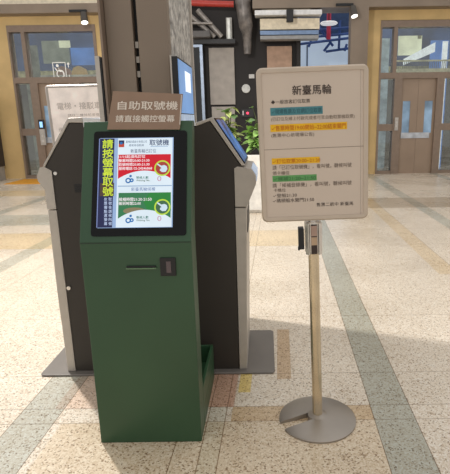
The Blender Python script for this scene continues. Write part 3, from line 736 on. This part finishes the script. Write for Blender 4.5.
def sign_stand(root, BM, art, lean, base=(0, 0), turn=0.0, w=BXW, h=BXH, post_top=.965):
    """post with slotted round foot, belt head and a framed notice; everything above the foot leans slightly"""
    bx, by = base
    # slotted disc foot: gently domed, one open slot from the rim to the post
    f = MB(); N_ = 64; Rr = .183; rings = [(.183, .0), (.183, .008), (.172, .0125), (.10, .020), (.046, .027)]
    slot = math.radians(200) + turn; half = .027
    pts_all = []
    for r, z in rings:
        da = math.asin(min(.999, half / r))
        row = []
        for k in range(N_ + 1):
            a = slot + da + (2 * math.pi - 2 * da) * k / N_
            row.append((bx + r * math.cos(a), by + r * math.sin(a), z))
        pts_all.append(row)
    vs = [q for row in pts_all for q in row]; fs = []
    W_ = N_ + 1
    for i in range(len(rings) - 1):
        for k in range(N_): fs.append((i * W_ + k, i * W_ + k + 1, (i + 1) * W_ + k + 1, (i + 1) * W_ + k))
    for e in (0, N_):                                       # slot side walls
        top = [(i * W_ + e) for i in range(len(rings))]
        q = len(vs); x, y, z = vs[top[-1]]; vs.append((x, y, 0)); fs.append(tuple(top) + (q,))
    # round inner end of the slot down to the floor
    last = (len(rings) - 1) * W_
    q = len(vs)
    for k in range(W_): x, y, z = vs[last + k]; vs.append((x, y, 0))
    for k in range(N_): fs.append((last + k, last + k + 1, q + k + 1, q + k))
    f.add(vs, fs, base_steel); f.lathe([(.046, .0), (.046, .0272), (.03, .032), (.026, .034)], base_steel, c=base)
    f.build('round_foot', root, smooth=True)
    A = Matrix.Translation((bx, by, .03)) @ Matrix.Rotation(lean, 4, 'Y')
    m = MB(A); m.tube([(0, 0, 0), (0, 0, .81)], .0235, brass, n=32); m.build('post', root, smooth=True)
    hd = MB(A); hd.lathe([(.026, .80), (.035, .805), (.035, .94), (.028, .945)], chrome, n=32)
    head = hd.build('belt_head', root, smooth=True)
    for k in range(4):
        a = math.radians(45 + 90 * k)
        MB(A @ Matrix.Rotation(a, 4, 'Z')).box((-.010, .033, .80), (.010, .042, .94), chrome).build('head_rib', head, bevel=.002)
    MB(A).box((-.013, -.038, .805), (.013, -.0345, .935), mat('belt_slot_dark', (54, 40, 34))).box((-.012, -.040, .845), (.012, -.038, .88), mat('belt_slot_tan', (186, 158, 128))).box((-.012, -.040, .885), (.012, -.038, .93), mat('belt_slot_pink', (176, 146, 130))).build('belt_slot', head)
    MB(A).box((-.066, -.03, .825), (-.042, .012, .92), black).box((-.070, -.034, .822), (-.062, -.02, .84), black).build('belt_clip', head, bevel=.003)
    MB(A).tube([(0, 0, .925), (0, 0, .985)], .02, chrome, n=24).build('board_neck', root, smooth=True)
    sign_board(root, BM, w, h, art)

lean = math.radians(-1.9)
st = thing('sign_stand', (.231, 2.03, 0), 'cream framed notice board with highlighted lines on a leaning stanchion post', 'sign stand')
a = math.radians(1.5)
sign_stand(st, frame_matrix((-.019, 2.005, .974), (math.cos(a), 0, math.sin(a)), (-math.sin(a) * 1.1, .02, math.cos(a))), front_art, lean, base=(.231, 2.03))

def back_art(p):
    w = mat('back_board_white', (238, 228, 220), rough=.6, emit=.12)
    p.rect(.02, .02, BXW - .02, BXH - .02, -.0027, w)
    p.text('電梯・接駁車', .07, .455, .39, .505, -.0018, mat('faint_letter', (200, 190, 182)), .012)
    p.text('請往二樓候船室搭乘', .14, .405, .40, .425, -.0018, mat('faint_letter_dark', (176, 166, 158)), .0)
    p.text('候船旅客請由左側電梯上樓', .06, .30, .39, .33, -.0018, mat('faint_letter_dark', (176, 166, 158)), .0)
sb = thing('sign_stand', (-1.33, 3.62, 0), 'silver framed pale notice board standing behind the left ticket machine', 'sign stand')
sign_stand(sb, frame_matrix((-1.565, 3.59, 1.035), (1, 0, .012), (-.03, .02, 1)), back_art, math.radians(-1.0), base=(-1.33, 3.62), turn=.4)
for ch in sb.children:
    if ch.name.startswith('sign_frame'):
        ch.data.materials[0] = mat('frame_silver', (176, 168, 160), rough=.35, metal=.4)

# ------------------------------------------------------------------ camera
cam = bpy.data.cameras.new('camera'); co = bpy.data.objects.new('camera', cam); COL.objects.link(co)
cam.sensor_fit = 'HORIZONTAL'; cam.sensor_width = 36; cam.lens = 479 / 450 * 36
cam.shift_x = -42 / 450
pitch = math.atan(117 / 479)
co.matrix_world = Matrix.Translation((0, 0, 1.40)) @ Matrix.Rotation(math.pi / 2 - pitch, 4, 'X') @ Matrix.Rotation(math.radians(-.75), 4, 'Z')
scene.camera = co

# ------------------------------------------------------------------ light
w = bpy.data.worlds.new('world'); scene.world = w; w.use_nodes = True
w.node_tree.nodes['Background'].inputs['Color'].default_value = (1.0, .98, .96, 1); w.node_tree.nodes['Background'].inputs['Strength'].default_value = .72
def area(name, loc, target, size, energy, color):
    l = bpy.data.lights.new(name, 'AREA'); l.shape = 'RECTANGLE'; l.size, l.size_y = size; l.energy = energy; l.color = color
    o = bpy.data.objects.new(name, l); COL.objects.link(o); o.location = loc
    o.rotation_euler = (Vector(target) - Vector(loc)).to_track_quat('-Z', 'Y').to_euler()
    return o
def sun(name, d, energy, ang, col_):
    l = bpy.data.lights.new(name, 'SUN'); l.energy = energy; l.angle = math.radians(ang); l.color = col_
    o = bpy.data.objects.new(name, l); COL.objects.link(o); o.location = (-4, 6, 7)
    o.rotation_euler = Vector(d).to_track_quat('-Z', 'Y').to_euler()
sun('overhead_fill_sun', (.1, -.15, -1.0), .35, 70, (1, .98, .95))  # added soft overhead fill for the floor, no real skylight
pl = bpy.data.lights.new('ceiling_downlight', 'POINT'); pl.energy = 620; pl.shadow_soft_size = .07; pl.color = (1, .975, .94)
po = bpy.data.objects.new('ceiling_downlight', pl); COL.objects.link(po); po.location = (-2.3, 4.0, 3.7)

scene.view_settings.view_transform = 'Standard'; scene.view_settings.look = 'None'
scene.view_settings.exposure = 0.0
